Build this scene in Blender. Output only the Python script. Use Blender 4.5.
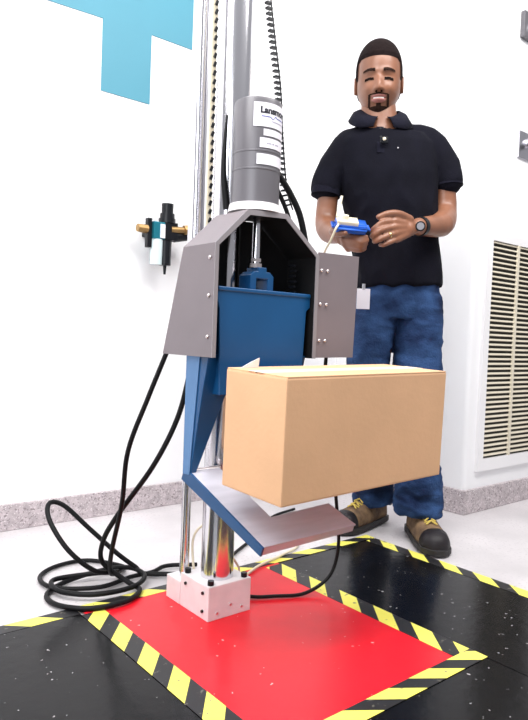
import bpy, bmesh, math, random
from mathutils import Vector, Matrix, noise
random.seed(7)
PI = math.pi
C = bpy.context.scene.collection
for o in list(bpy.data.objects): bpy.data.objects.remove(o)

# ------------------------------------------------------------------ camera
YAW, PITCH, ROLL, CAMH = 0.8826, 0.0365, -0.0373, 0.70
cam = bpy.data.cameras.new('camera'); camo = bpy.data.objects.new('camera', cam); C.objects.link(camo)
camo.location = (0, 0, CAMH)
fwd = Vector((math.cos(YAW)*math.cos(PITCH), math.sin(YAW)*math.cos(PITCH), -math.sin(PITCH)))
right0 = Vector((math.sin(YAW), -math.cos(YAW), 0)); up0 = right0.cross(fwd)
cr, sr = math.cos(ROLL), math.sin(ROLL)
right = right0*cr - up0*sr
up = right0*sr + up0*cr
camo.matrix_world = Matrix.Translation((0, 0, CAMH)) @ Matrix((right, up, -fwd)).transposed().to_4x4()
cam.sensor_fit = 'HORIZONTAL'; cam.sensor_width = 36; cam.lens = 36*643.5/528
cam.clip_start = .02
S = bpy.context.scene; S.camera = camo

# ------------------------------------------------------------------ world and light
w = bpy.data.worlds.new('world'); S.world = w; w.use_nodes = True
nt = w.node_tree; nt.nodes.clear()
wo = nt.nodes.new('ShaderNodeOutputWorld'); bg = nt.nodes.new('ShaderNodeBackground')
tc = nt.nodes.new('ShaderNodeTexCoord'); sx = nt.nodes.new('ShaderNodeSeparateXYZ'); rp = nt.nodes.new('ShaderNodeValToRGB')
nt.links.new(tc.outputs['Generated'], sx.inputs[0]); nt.links.new(sx.outputs['Z'], rp.inputs[0])
nt.links.new(rp.outputs[0], bg.inputs[0]); nt.links.new(bg.outputs[0], wo.inputs[0])
e = rp.color_ramp.elements
e[0].position = 0.0; e[0].color = (.52, .52, .55, 1)
e[1].position = .6; e[1].color = (.95, .96, 1.0, 1)
bg.inputs[1].default_value = .62
def area(name, loc, target, size, power, col=(1, 1, 1)):
    l = bpy.data.lights.new(name, 'AREA'); l.shape = 'RECTANGLE'; l.size, l.size_y = size; l.energy = power; l.color = col
    o = bpy.data.objects.new(name, l); C.objects.link(o); o.location = loc
    o.rotation_euler = (Vector(target)-Vector(loc)).to_track_quat('-Z', 'Y').to_euler(); return o
area('ceiling_lamp', (.6, .6, 2.9), (.9, 1.2, 0), (1.6, .6), 58, (1, .99, .97))
area('ceiling_lamp', (-.9, .9, 2.7), (1.0, 1.8, .9), (1.2, 1.2), 62, (1, .99, .98))
area('ceiling_lamp', (1.9, .1, 2.8), (1.9, 1.6, .9), (1.4, .8), 50, (1, .98, .96))
area('left_soft_fill', (-1.6, -.4, 1.5), (1.2, 1.4, .7), (1.5, 1.6), 46, (.93, .96, 1))  # unseen soft area light, added at camera left for gentler shadows
vs = S.view_settings; vs.view_transform = 'Standard'; vs.look = 'None'; vs.gamma = 1; vs.exposure = -.18; vs.use_curve_mapping = False

# ------------------------------------------------------------------ materials
def mat(name, col, rough=.5, metal=0, spec=.5, bump=0, bscale=50, var=0, vscale=8, col2=None, coat=0, stretch=(1, 1, 1)):
    m = bpy.data.materials.new(name); m.use_nodes = True; n = m.node_tree; b = n.nodes['Principled BSDF']
    c = tuple(col)+(1,)
    b.inputs['Base Color'].default_value = c; b.inputs['Roughness'].default_value = rough
    b.inputs['Metallic'].default_value = metal; b.inputs['Specular IOR Level'].default_value = spec; b.inputs['Coat Weight'].default_value = coat
    t = n.nodes.new('ShaderNodeTexCoord'); mp = n.nodes.new('ShaderNodeMapping'); mp.inputs['Scale'].default_value = stretch
    n.links.new(t.outputs['Object'], mp.inputs[0])
    nz = n.nodes.new('ShaderNodeTexNoise'); nz.inputs['Scale'].default_value = vscale; nz.inputs['Detail'].default_value = 6
    n.links.new(mp.outputs[0], nz.inputs['Vector'])
    r = n.nodes.new('ShaderNodeValToRGB'); r.color_ramp.elements[0].position = .35; r.color_ramp.elements[1].position = .65
    c2 = tuple(col2)+(1,) if col2 else tuple(max(0, x*(1-var)) for x in col)+(1,)
    r.color_ramp.elements[0].color = c2; r.color_ramp.elements[1].color = c
    n.links.new(nz.outputs[0], r.inputs[0]); n.links.new(r.outputs[0], b.inputs['Base Color'])
    if bump:
        nb = n.nodes.new('ShaderNodeTexNoise'); nb.inputs['Scale'].default_value = bscale; nb.inputs['Detail'].default_value = 4
        n.links.new(mp.outputs[0], nb.inputs['Vector'])
        bp = n.nodes.new('ShaderNodeBump'); bp.inputs['Strength'].default_value = bump; bp.inputs['Distance'].default_value = .01
        n.links.new(nb.outputs[0], bp.inputs['Height']); n.links.new(bp.outputs[0], b.inputs['Normal'])
    return m
def specks(m, col, scale, thr, rough=None):
    """adds small specks of another colour on top of a material's base colour"""
    n = m.node_tree; b = n.nodes['Principled BSDF']; old = b.inputs['Base Color'].links[0].from_socket
    t = n.nodes.new('ShaderNodeTexCoord'); v = n.nodes.new('ShaderNodeTexNoise'); v.inputs['Scale'].default_value = scale; v.inputs['Detail'].default_value = 2
    n.links.new(t.outputs['Object'], v.inputs['Vector'])
    g = n.nodes.new('ShaderNodeValToRGB'); g.color_ramp.elements[0].position = thr; g.color_ramp.elements[1].position = thr+.015
    n.links.new(v.outputs[0], g.inputs[0])
    mx = n.nodes.new('ShaderNodeMixRGB'); mx.inputs[2].default_value = tuple(col)+(1,)
    n.links.new(g.outputs[0], mx.inputs[0]); n.links.new(old, mx.inputs[1]); n.links.new(mx.outputs[0], b.inputs['Base Color'])
    if rough is not None: pass
    return m
def stripes(name, a, b_, period, phase, y=(.86, .80, .13), k=(.012, .012, .014)):
    m = bpy.data.materials.new(name); m.use_nodes = True; n = m.node_tree; b = n.nodes['Principled BSDF']
    t = n.nodes.new('ShaderNodeTexCoord'); s = n.nodes.new('ShaderNodeSeparateXYZ'); n.links.new(t.outputs['Object'], s.inputs[0])
    def ma(op, x, yv):
        q = n.nodes.new('ShaderNodeMath'); q.operation = op
        for i, vv in enumerate((x, yv)):
            if isinstance(vv, (int, float)): q.inputs[i].default_value = vv
            else: n.links.new(vv, q.inputs[i])
        return q.outputs[0]
    f = ma('ADD', ma('MULTIPLY', s.outputs[0], a/period), ma('MULTIPLY', s.outputs[1], b_/period))
    f = ma('FRACT', ma('ADD', f, phase+50), 0); f = ma('GREATER_THAN', f, .48)
    mx = n.nodes.new('ShaderNodeMixRGB'); n.links.new(f, mx.inputs[0]); mx.inputs[1].default_value = k+(1,); mx.inputs[2].default_value = y+(1,)
    nz = n.nodes.new('ShaderNodeTexNoise'); nz.inputs['Scale'].default_value = 60; nz.inputs['Detail'].default_value = 8; n.links.new(t.outputs['Object'], nz.inputs['Vector'])
    g = n.nodes.new('ShaderNodeValToRGB'); g.color_ramp.elements[0].position = .64; g.color_ramp.elements[1].position = .72
    n.links.new(nz.outputs[0], g.inputs[0])
    m2 = n.nodes.new('ShaderNodeMixRGB'); n.links.new(g.outputs[0], m2.inputs[0]); n.links.new(mx.outputs[0], m2.inputs[1]); m2.inputs[2].default_value = (.16, .15, .12, 1)
    n.links.new(m2.outputs[0], b.inputs['Base Color']); b.inputs['Roughness'].default_value = .4
    return m
M = {}
M['wall'] = mat('white_wall_paint', (.90, .90, .915), .55, var=.012, vscale=3)
M['floor'] = specks(mat('polished_terrazzo', (.70, .665, .68), .36, var=.20, vscale=3.5, bump=.02), (.56, .53, .545), 95, .60)
M['granite'] = specks(specks(mat('speckled_granite', (.56, .49, .51), .5, var=.28, vscale=45), (.26, .22, .23), 120, .60), (.75, .70, .71), 160, .62)
M['cyan'] = mat('turquoise_vinyl', (.065, .28, .38), .5, var=.12, vscale=1.5)
M['blackmat'] = specks(mat('black_sheet', (.006, .006, .007), .20, spec=.22, var=.4, vscale=20, bump=.05, bscale=30), (.30, .29, .30), 75, .725)
M['red'] = specks(mat('red_painted_steel', (.80, .010, .022), .30, spec=.35, var=.10, vscale=9, bump=.03, bscale=18), (.75, .55, .52), 70, .745)
M['chrome'] = mat('chromed_steel', (.74, .73, .77), .17, 1, var=.03)
M['alu'] = mat('brushed_aluminium', (.66, .65, .70), .33, 1, var=.08, vscale=30, stretch=(1, 1, .05))
M['white'] = mat('white_machined_plastic', (.82, .79, .80), .45, var=.10, vscale=18)
M['hood'] = mat('grey_powder_coat', (.185, .155, .168), .45, var=.06, vscale=12, bump=.02, bscale=300)
M['hoodin'] = mat('hood_inside_black', (.006, .006, .007), .7, spec=.2)
M['hoodedge'] = mat('grey_sheet_edge', (.24, .22, .235), .4)
M['cyl'] = mat('grey_anodised_tube', (.135, .128, .142), .36, metal=.1, var=.06, vscale=10)
M['blue'] = mat('blue_enamel', (.006, .070, .20), .35, var=.12, vscale=7, spec=.45)
M['lightblue'] = mat('blue_enamel_lit', (.09, .21, .42), .25, metal=.3, var=.1)  # lit copy of the blue, for the near strut's outer side
M['steel'] = mat('bright_platform_steel', (.60, .59, .67), .34, .15, var=.12, vscale=9, stretch=(1, 6, 1))
M['screw'] = mat('screw_steel', (.75, .68, .68), .3, 1)
M['black'] = mat('black_rubber', (.005, .005, .006), .5, spec=.2)
M['blackpl'] = mat('black_plastic', (.006, .007, .010), .35, spec=.3)
M['card'] = mat('corrugated_cardboard', (.80, .47, .265), .75, var=.09, vscale=5, bump=.05, bscale=90)
M['cardin'] = mat('cardboard_raw_edge', (.80, .62, .48), .8)
M['label'] = mat('white_paper_label', (.80, .78, .84), .5)
M['ink'] = mat('black_ink', (.01, .01, .02), .5)
M['inkblue'] = mat('blue_ink', (.03, .05, .35), .5)
M['inkgrey'] = mat('grey_ink', (.40, .38, .48), .5)
M['cream'] = mat('cream_plastic', (.74, .66, .50), .5)
M['brass'] = mat('brass_fitting', (.40, .25, .10), .4, .7)
M['ctrl'] = mat('blue_controller_plastic', (.015, .12, .62), .35)
M['slat'] = mat('cream_louver_enamel', (.70, .64, .52), .5)
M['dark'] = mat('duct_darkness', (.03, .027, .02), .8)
M['frame'] = mat('white_vent_enamel', (.86, .85, .86), .4)
M['skin'] = mat('warm_brown_skin', (.265, .112, .063), .40, var=.2, vscale=14, bump=.03, bscale=120)
M['hair'] = mat('short_black_hair', (.016, .010, .010), .9, spec=.1, bump=.5, bscale=250, var=.3, vscale=90)
M['beard'] = mat('trimmed_beard', (.032, .016, .012), .9, spec=.1, bump=.4, bscale=300, var=.4, vscale=120)
M['lip'] = mat('lip_skin', (.40, .16, .14), .45)
M['tooth'] = mat('tooth_enamel', (.85, .80, .76), .3)
M['eye'] = mat('dark_lash_shade', (.012, .007, .006), .9, spec=.05)  # lashes with painted socket shade, also the nostrils
M['shirt'] = mat('navy_pique_cotton', (.0045, .0045, .010), .9, spec=.15, bump=.25, bscale=260, var=.25, vscale=12)
M['shirt2'] = mat('navy_rib_cotton', (.007, .007, .015), .9, spec=.15, bump=.3, bscale=200)
M['denim'] = mat('blue_denim', (.032, .078, .20), .85, spec=.2, bump=.35, bscale=160, col2=(.005, .014, .052), vscale=9)
M['tan'] = mat('tan_nubuck', (.25, .155, .08), .8, bump=.3, bscale=120, col2=(.11, .065, .038), vscale=26)
M['toe'] = mat('black_toe_leather', (.018, .015, .018), .5, spec=.3, bump=.1, bscale=90)
M['sole'] = mat('black_rubber_sole', (.018, .016, .017), .6)
M['lace'] = mat('yellow_lace', (.62, .47, .10), .7)
M['teal'] = mat('teal_anodised', (.02, .22, .30), .3, .5)
M['bowl'] = mat('pale_filter_bowl', (.62, .74, .76), .25)
M['gold'] = mat('gold_ring', (.8, .6, .3), .2, 1)

# ------------------------------------------------------------------ mesh helpers
class MB:
    def __init__(s): s.bm = bmesh.new(); s.mi = 0
    def _f(s, vs):
        try: f = s.bm.faces.new(vs); f.material_index = s.mi; return f
        except ValueError: return None
    def box(s, c, size, rot=None, bev=0):
        c = Vector(c); h = Vector(size)/2; R = rot if rot else Matrix.Identity(3)
        v = [s.bm.verts.new(c + R @ Vector((x*h.x, y*h.y, z*h.z))) for x in (-1, 1) for y in (-1, 1) for z in (-1, 1)]
        fs = [s._f([v[i] for i in q]) for q in ((0, 1, 3, 2), (4, 6, 7, 5), (0, 4, 5, 1), (2, 3, 7, 6), (0, 2, 6, 4), (1, 5, 7, 3))]
        if bev:
            es = list({e for f in fs for e in f.edges})
            r = bmesh.ops.bevel(s.bm, geom=es, offset=bev, segments=2, affect='EDGES', profile=.7)
            for f in r['faces']: f.material_index = s.mi
        return s
    def rings(s, rs, closed=False, cap=True):
        V = [[s.bm.verts.new(p) for p in r] for r in rs]; n = len(V[0])
        R = list(range(len(V)-1))+([len(V)-1] if closed else [])
        for i in R:
            A, B = V[i], V[(i+1) % len(V)]
            for j in range(n): s._f([A[j], A[(j+1) % n], B[(j+1) % n], B[j]])
        if cap and not closed: s._f(V[0][::-1]); s._f(V[-1])
        return s
    def cyl(s, p0, p1, r0, r1=None, n=24):
        return s.tube([p0, p1], [r0, r0 if r1 is None else r1], n)
    def tube(s, pts, r, n=10, up=None, flat=1, rnd=False):
        pts = [Vector(p) for p in pts]; N = len(pts)
        rr = r if isinstance(r, (list, tuple)) else [r]*N
        if rnd:  # rounded ends
            d0 = (pts[0]-pts[1]).normalized(); d1 = (pts[-1]-pts[-2]).normalized(); a, b = rr[0], rr[-1]
            pre = [(pts[0]+d0*a*math.sin(t), a*math.cos(t)) for t in (1.45, 1.1, .75, .4)]
            post = [(pts[-1]+d1*b*math.sin(t), b*math.cos(t)) for t in (.4, .75, 1.1, 1.45)]
            pts = [p for p, _ in pre]+pts+[p for p, _ in post]; rr = [q for _, q in pre]+list(rr)+[q for _, q in post]; N = len(pts)
        ref = Vector(up) if up else None; rs = []; pn = None
        for i in range(N):
            t = (pts[min(i+1, N-1)]-pts[max(i-1, 0)]).normalized()
            if pn is None:
                a = ref if ref else (Vector((0, 0, 1)) if abs(t.z) < .9 else Vector((1, 0, 0)))
                pn = (a-t*a.dot(t)).normalized()
            else:
                pn = (pn-t*pn.dot(t)).normalized()
            bn = t.cross(pn)
            rs.append([pts[i]+(pn*math.cos(a)*flat+bn*math.sin(a))*rr[i] for a in [2*PI*k/n for k in range(n)]])
        return s.rings(rs)
    def prism(s, poly, ext, ):
        """poly: list of 3d points, ext: extrusion vector"""
        e = Vector(ext); A = [s.bm.verts.new(p) for p in poly]; B = [s.bm.verts.new(Vector(p)+e) for p in poly]; n = len(A)
        s._f(A[::-1]); s._f(B)
        for j in range(n): s._f([A[j], A[(j+1) % n], B[(j+1) % n], B[j]])
        return s
    def ell(s, c, r, n=20, m=12, rot=None):
        c = Vector(c); R = rot if rot else Matrix.Identity(3); rs = []
        for i in range(m+1):
            t = -PI/2+PI*(i+.0)/m; t = max(-1.52, min(1.52, t))
            rs.append([c+R @ Vector((r[0]*math.cos(t)*math.cos(a), r[1]*math.cos(t)*math.sin(a), r[2]*math.sin(t))) for a in [2*PI*k/n for k in range(n)]])
        return s.rings(rs)
ROOT = {}
def obj(name, mb, mats, parent=None, smooth=False, bev=0):
    bm = mb.bm if isinstance(mb, MB) else mb
    if isinstance(bm, bpy.types.Mesh): me = bm
    else:
        bmesh.ops.recalc_face_normals(bm, faces=bm.faces[:]); me = bpy.data.meshes.new(name)
        off = ROOT.get(parent.name if parent else '', Vector((0, 0, 0)))
        bmesh.ops.translate(bm, vec=-off, verts=bm.verts[:]); bm.to_mesh(me); bm.free()
    o = bpy.data.objects.new(name, me); C.objects.link(o)
    for m in (mats if isinstance(mats, (list, tuple)) else [mats]): me.materials.append(m)
    if smooth:
        for p in me.polygons: p.use_smooth = True
        if smooth != 'all':
            try: me.set_sharp_from_angle(angle=math.radians(38))
            except Exception: pass
    if bev:
        b = o.modifiers.new('bevel', 'BEVEL'); b.width = bev; b.segments = 2; b.limit_method = 'ANGLE'
    if parent:
        o.parent = parent; ROOT[o.name] = ROOT.get(parent.name, Vector((0, 0, 0)))
    return o
def thing(name, label, cat, loc=(0, 0, 0), rotz=0, group=None, local=False):
    o = bpy.data.objects.new(name, None); C.objects.link(o); o.location = loc; o.rotation_euler = (0, 0, rotz); o.empty_display_size = .05
    ROOT[o.name] = Vector((0, 0, 0)) if local else Vector(loc)
    return tag(o, label, cat, group)
def tag(o, label, cat, group=None):
    o['label'] = label; o['category'] = cat
    if group: o['group'] = group
    return o
def struct(name, mb, m, **k):
    o = obj(name, mb, m, **k); o['kind'] = 'structure'; return o
def centre(o):
    """moves a single-mesh thing's origin to the middle of its footprint"""
    vs_ = [v.co.copy() for v in o.data.vertices]
    c = Vector(((min(v.x for v in vs_)+max(v.x for v in vs_))/2, (min(v.y for v in vs_)+max(v.y for v in vs_))/2, min(v.z for v in vs_)))
    for v in o.data.vertices: v.co -= c
    o.location = c; return o
def spline(pts, k=8):
    P = [Vector(p) for p in pts]; P = [P[0]*2-P[1]]+P+[P[-1]*2-P[-2]]; out = []
    for i in range(1, len(P)-2):
        a, b, c, d = P[i-1:i+3]
        for j in range(k):
            t = j/k
            out.append(.5*((2*b)+(c-a)*t+(2*a-5*b+4*c-d)*t*t+(-a+3*b-3*c+d)*t**3))
    out.append(P[-2]); return out

# ------------------------------------------------------------------ the setting
WV, PU, PV = 2.243, 2.31, 1.49           # back wall, pillar's left side, pillar's front
struct('floor', MB().box((1.6, .8, -.05), (6.4, 5.2, .1)), M['floor'])
struct('wall_back', MB().box((.4, WV+.06, 1.55), (4.0, .12, 3.1)), M['wall'])
p = MB(); b_ = p.box((PU+.9, PV+.45, 1.55), (1.8, .9, 3.1))
o = struct('wall_right', p, M['wall']); bv = o.modifiers.new('bevel', 'BEVEL'); bv.width = .02; bv.segments = 5; bv.limit_method = 'ANGLE'
for q in o.data.polygons: q.use_smooth = False
struct('baseboard_back', MB().box((.35, WV-.006, .046), (3.9, .012, .092)), M['granite'], bev=.003)
p = MB(); p.prism([(PU-.012, PV-.012, 0), (4.1, PV-.012, 0), (4.1, PV+.02, 0), (PU+.02, PV+.02, 0), (PU+.02, WV-.013, 0), (PU-.012, WV-.013, 0)], (0, 0, .10))
struct('baseboard_right', p, M['granite'], bev=.003)

# turquoise cross on the back wall
cu, a, h1, h2 = 1.125, .10, .31, .285
z0, z1, z2, z3 = 1.575, 1.838, 2.04, 2.30
poly = [(1.025, z0), (1.226, z0), (1.226, z1), (1.41, z1), (1.41, z2), (1.226, z2), (1.226, z3), (1.025, z3), (1.025, z2), (.81, z2), (.81, z1-.012), (1.025, z1-.004)]
o = obj('wall_cross', MB().prism([(x, WV-.0025, z) for x, z in poly], (0, .002, 0)), M['cyan'])
tag(centre(o), 'large turquoise cross shape on the white wall at upper left', 'wall sign')

# mats, plate and hazard tape
def flat(name, u0, u1, v0, v1, z0, z1, m, label, cat, group=None, bev=.001):
    o = obj(name, MB().box(((u0+u1)/2, (v0+v1)/2, (z0+z1)/2), (u1-u0, v1-v0, z1-z0)), m, bev=bev); return tag(o, label, cat, group)
flat('floor_mat', -.9, .658, -.9, 1.508, 0, .004, M['blackmat'], 'glossy black floor mat left of the red plate', 'floor mat')
flat('floor_mat', 1.298, 1.745, -.9, 1.508, 0, .004, M['blackmat'], 'glossy black floor mat right of the red plate, before the man', 'floor mat')
flat('floor_mat', .66, 1.296, -.9, .762, 0, .004, M['blackmat'], 'strip of black floor mat in front of the red plate', 'floor mat')
flat('steel_plate', .668, 1.296, .764, 1.508, 0, .005, M['red'], 'red painted square plate beneath the white column base', 'plate')
T = .0052
st_v = stripes('hazard_stripes_lengthwise', -1.2, 1, .122, .78)
st_r = stripes('hazard_stripes_right', -1.2, 1, .122, -.17)
st_m = stripes('hazard_stripes_mat_side', -1.2, 1, .122, .30)
st_u = stripes('hazard_stripes_back', 1, 1.2, .15, .15)
st_f = stripes('hazard_stripes_front', 1, 1.45, .132, .50)
g = 'black and yellow hazard tapes'
flat('hazard_tape', .656, .714, .30, 1.46, .005, T+.0006, st_v, 'yellow and black tape along the left edge of the red plate', 'tape')
flat('hazard_tape', 1.238, 1.299, .80, 1.46, .005, T+.0006, st_r, 'yellow and black tape between red plate and right black mat', 'tape')
flat('hazard_tape', .713, 1.30, .757, .803, .005, T+.0009, st_f, 'worn yellow and black tape along the front edge of the red plate', 'tape')
flat('hazard_tape', 1.70, 1.747, -.4, 1.47, .004, .0048, st_m, 'yellow and black tape on the right mat edge beside the work boot', 'tape')
flat('hazard_tape', -.9, .657, 1.47, 1.512, .004, .0048, st_u, 'yellow and black tape on the back edge of the left black mat', 'tape')
flat('hazard_tape', .660, 1.747, 1.473, 1.512, .005, .0060, st_u, 'yellow and black tape running behind the column base', 'tape')

# wall vent
VT = thing('wall_vent', 'tall white framed louvered vent low on the right wall', 'vent', (2.64, PV, .17))
u0, u1, zb, zt = 2.378, 2.94, .172, 1.166; fu0, fu1, fz0, fz1 = 2.416, 2.90, .222, 1.133
p = MB(); y = PV-.008
for c, s_ in ((((u0+fu0)/2, y, (zb+zt)/2), (fu0-u0, .016, zt-zb)), (((u1+fu1)/2, y, (zb+zt)/2), (u1-fu1, .016, zt-zb)), (((fu0+fu1)/2, y, (zb+fz0)/2), (fu1-fu0, .016, fz0-zb)), (((fu0+fu1)/2, y, (zt+fz1)/2), (fu1-fu0, .016, zt-fz1))):
    p.box(c, s_)
obj('frame', p, M['frame'], VT)
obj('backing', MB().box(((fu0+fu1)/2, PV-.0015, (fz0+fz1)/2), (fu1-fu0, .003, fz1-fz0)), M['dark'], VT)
p = MB(); n = 45
for k in range(n):
    z = fz0+(k+.5)*(fz1-fz0)/n
    p.box(((fu0+fu1)/2, PV-.009, z+.004), (fu1-fu0, .0105, .0028), Matrix.Rotation(.75, 3, 'X'))
obj('louvers', p, M['slat'], VT)
obj('mullion', MB().box((2.618, PV-.0125, (fz0+fz1)/2), (.014, .009, fz1-fz0)), M['slat'], VT)
# plates on the right wall
OT = thing('wall_socket', 'steel wall plate with dark keyed socket above the vent', 'wall plate', (2.65, PV, 1.51))
obj('plate', MB().box((2.648, PV-.004, 1.566), (.12, .008, .115), bev=.003), M['alu'], OT)
obj('socket', MB().cyl((2.66, PV-.006, 1.58), (2.645, PV-.05, 1.565), .014, .011), M['blackpl'], OT, smooth=True)
obj('collar', MB().cyl((2.66, PV-.006, 1.58), (2.66, PV-.018, 1.578), .024, .022), M['alu'], OT, smooth=True)
OT = thing('wall_box', 'small grey box high on the right wall', 'wall plate', (2.63, PV, 2.0))
obj('cover', MB().box((2.628, PV-.010, 2.062), (.13, .02, .108), bev=.004), M['cyl'], OT)
obj('button', MB().box((2.628, PV-.023, 2.05), (.07, .01, .03), bev=.003), M['alu'], OT)

# ------------------------------------------------------------------ drop tester
CU, CV = .950, 1.312
DT = thing('drop_test_machine', 'tall column drop tester with grey hood, blue carriage and chrome column', 'test machine', (CU, CV, .005))
p = MB(); p.box((.949, 1.315, .0475), (.130, .126, .085), bev=.003); o = obj('base_block', p, M['white'], DT)
for (x, y_) in ((.898, 1.264), (1.0, 1.264), (.898, 1.366), (1.0, 1.366)):
    obj('bolt', MB().cyl((x, y_, .089), (x, y_, .101), .008, n=12), M['blackpl'], o, smooth=True)
for (v_, z) in ((1.275, .025), (1.275, .07), (1.352, .07)):
    obj('bolt', MB().cyl((.885, v_, z), (.880, v_, z), .004, n=10), M['blackpl'], o, smooth=True)
for (x, z) in ((.91, .022), (.985, .022), (.95, .035)):
    obj('bolt', MB().cyl((x, 1.253, z), (x, 1.249, z), .003, n=10), M['screw'], o, smooth=True)
p = MB().box((.915, 1.413, .035), (.062, .066, .06), bev=.003); obj('guide_block', p, M['white'], DT)
p = MB().cyl((CU, CV, .09), (CU, CV, 2.45), .0415, n=64); obj('column', p, M['chrome'], DT, smooth=True)
p = MB().cyl((.915, 1.411, .06), (.915, 1.411, 2.45), .0125, n=24); obj('guide_rod', p, M['chrome'], DT, smooth=True)
# extruded rail with grooves, behind the guide rod, only above the carriage
p = MB(); p.box((.938, 1.445, 1.62), (.034, .026, 1.66), bev=.002)
for dx in (-.012, .010): p.box((.938+dx, 1.431, 1.62), (.006, .006, 1.66))
obj('rail', p, M['alu'], DT)
p = MB(); p.mi = 0; p.box((.941, 1.392, 1.62), (.013, .006, 1.66)); 
p.mi = 1
for k in range(74): p.box((.9425, 1.388, .84+k*.022), (.007, .006, .013), Matrix.Rotation(.35, 3, 'Y'))
obj('chain', p, [M['cream'], M['blackpl']], DT)
obj('cable', MB().tube(spline([(.905, 1.262, 1.0), (.893, 1.262, 1.08), (.893, 1.262, 1.15), (.897, 1.262, 1.22)]), [.009-.0062*i/24 for i in range(25)], 10), M['black'], DT, smooth=True)

# hood: folded sheet, outside grey, inside black
HV = 1.15
prof = [(.797, .650), (.797, .899), (.883, .983), (.999, .989), (1.108, .902), (1.108, .650)]
back = [1.355, 1.276, 1.272, 1.272, 1.276, 1.355]; th = .005
def inset(i):
    x, z = prof[i]
    ins = [(.802, .650), (.802, .8965), (.8855, .978), (.997, .984), (1.103, .8995), (1.103, .650)]
    return ins[i]
bm = bmesh.new(); A = []; B = []; Cc = []; D = []
for i, (x, z) in enumerate(prof):
    xi, zi = inset(i)
    A.append(bm.verts.new((x, HV, z))); B.append(bm.verts.new((x, back[i], z))); Cc.append(bm.verts.new((xi, HV, zi))); D.append(bm.verts.new((xi, back[i], zi)))
for i in range(5):
    bm.faces.new((A[i], A[i+1], B[i+1], B[i])).material_index = 0
    bm.faces.new((Cc[i], D[i], D[i+1], Cc[i+1])).material_index = 1
    bm.faces.new((A[i], Cc[i], Cc[i+1], A[i+1])).material_index = 2
    bm.faces.new((B[i], B[i+1], D[i+1], D[i])).material_index = 2
for i in (0, 5): bm.faces.new((A[i], B[i], D[i], Cc[i])).material_index = 2
HD = obj('hood', bm, [M['hood'], M['hoodin'], M['hoodedge']], DT)
# lip folded inwards round the opening
p = MB()
for i in range(5):
    (x0_, z0_), (x1_, z1_) = prof[i], prof[i+1]; xi0, zi0 = inset(i); xi1, zi1 = inset(i+1)
    k = 2.4
    a0 = (x0_+(xi0-x0_)*k, z0_+(zi0-z0_)*k) if 0 < i else (x0_+.010, z0_); a1 = (x1_+(xi1-x1_)*k, z1_+(zi1-z1_)*k) if i+1 < 5 else (x1_-.010, z1_)
    if i == 0: a1 = (x1_+.010, z1_-.004)
    if i == 1: a0 = (x0_+.010, z0_-.004)
    if i == 3: a1 = (x1_-.010, z1_-.004)
    if i == 4: a0 = (x0_-.010, z0_-.004)
    p.prism([(x0_, HV-.0025, z0_), (x1_, HV-.0025, z1_), (a1[0], HV-.0025, a1[1]), (a0[0], HV-.0025, a0[1])], (0, .0025, 0))
obj('lip', p, M['hoodedge'], HD)
for z in (.695, .785, .868):
    obj('screw', MB().ell((.7955, 1.166, z), (.003, .0045, .0045), 12, 8), M['screw'], HD, smooth=True)
    obj('screw', MB().ell((1.1165, HV-.004, z), (.0042, .003, .0042), 12, 8), M['screw'], HD, smooth=True)
    obj('screw', MB().ell((1.137, HV-.004, z), (.0042, .003, .0042), 12, 8), M['screw'], HD, smooth=True)
p = MB(); p.prism([(1.108, HV-.001, .652), (1.243, HV-.001, .654), (1.252, HV-.001, .916), (1.108, HV-.001, .912)], (0, .004, 0))
p.prism([(1.239, HV, .654), (1.243, HV, .654), (1.252, HV, .916), (1.248, HV, .916)], (0, .05, 0))
obj('side_panel', p, M['hood'], HD)
# back plates, dark, leaving a slot for the column
p = MB(); 
p.prism([(.803, 1.258, .652), (.9085, 1.258, .652), (.9085, 1.258, .97), (.886, 1.258, .975), (.803, 1.258, .896)], (0, .006, 0))
p.prism([(.946, 1.258, .652), (1.102, 1.258, .652), (1.102, 1.258, .899), (.997, 1.258, .98), (.946, 1.258, .978)], (0, .006, 0))
obj('back_plate', p, M['hoodin'], HD)
p = MB()
for k in range(7): p.box((1.068+.003*(k % 2), 1.2, .80+.013*k), (.007, .02, .005), bev=.001)
obj('terminal_strip', p, M['blackpl'], HD)

# air cylinder on the hood
KU, KV, KR = .946, 1.206, .0565
p = MB()
rs = []
for z, r in ((1.006, .0565), (1.080, .0565), (1.081, .0573), (1.084, .0573), (1.085, .0565), (1.120, .0565), (1.121, .0573), (1.124, .0573), (1.125, .0565), (1.236, .0565), (1.243, .0545), (1.2455, .050)):
    rs.append([(KU+r*math.cos(t), KV+r*math.sin(t), z) for t in [2*PI*k/64 for k in range(64)]])
p.rings(rs); CY = obj('air_cylinder', p, M['cyl'], DT, smooth=True)
obj('collar', MB().cyl((KU, KV, .988), (KU, KV, 1.0065), .064, .060, 64), M['white'], DT, smooth=True)
tocam = Vector((-KU, -KV, 0)).normalized(); scr = Vector((math.sin(YAW), -math.cos(YAW), 0)); scr = (scr-tocam*scr.dot(tocam)).normalized()
def onc(s, z, r):
    a = s/KR; d = tocam*math.cos(a)+scr*math.sin(a); return Vector((KU, KV, 0))+d*r+Vector((0, 0, z))
def clabel(name, s0, s1, z0, z1, mt, label=None, parent=CY, r=KR+.0004, th=.0006):
    p = MB(); n = max(2, int((s1-s0)/.004)); rs = []
    for i in range(n+1):
        s = s0+(s1-s0)*i/n
        rs.append([onc(s, z0, r), onc(s, z1, r), onc(s, z1, r+th), onc(s, z0, r+th)])
    p.rings(rs); o = obj(name, p, mt, parent)
    if label: o['label'] = label
    return o
L1 = clabel('label', -.010, .100, 1.176, 1.230, M['label'], 'white label with bold dark lettering')
L2 = clabel('label', .014, .088, 1.156, 1.171, M['label'], 'small blank white label')
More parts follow.
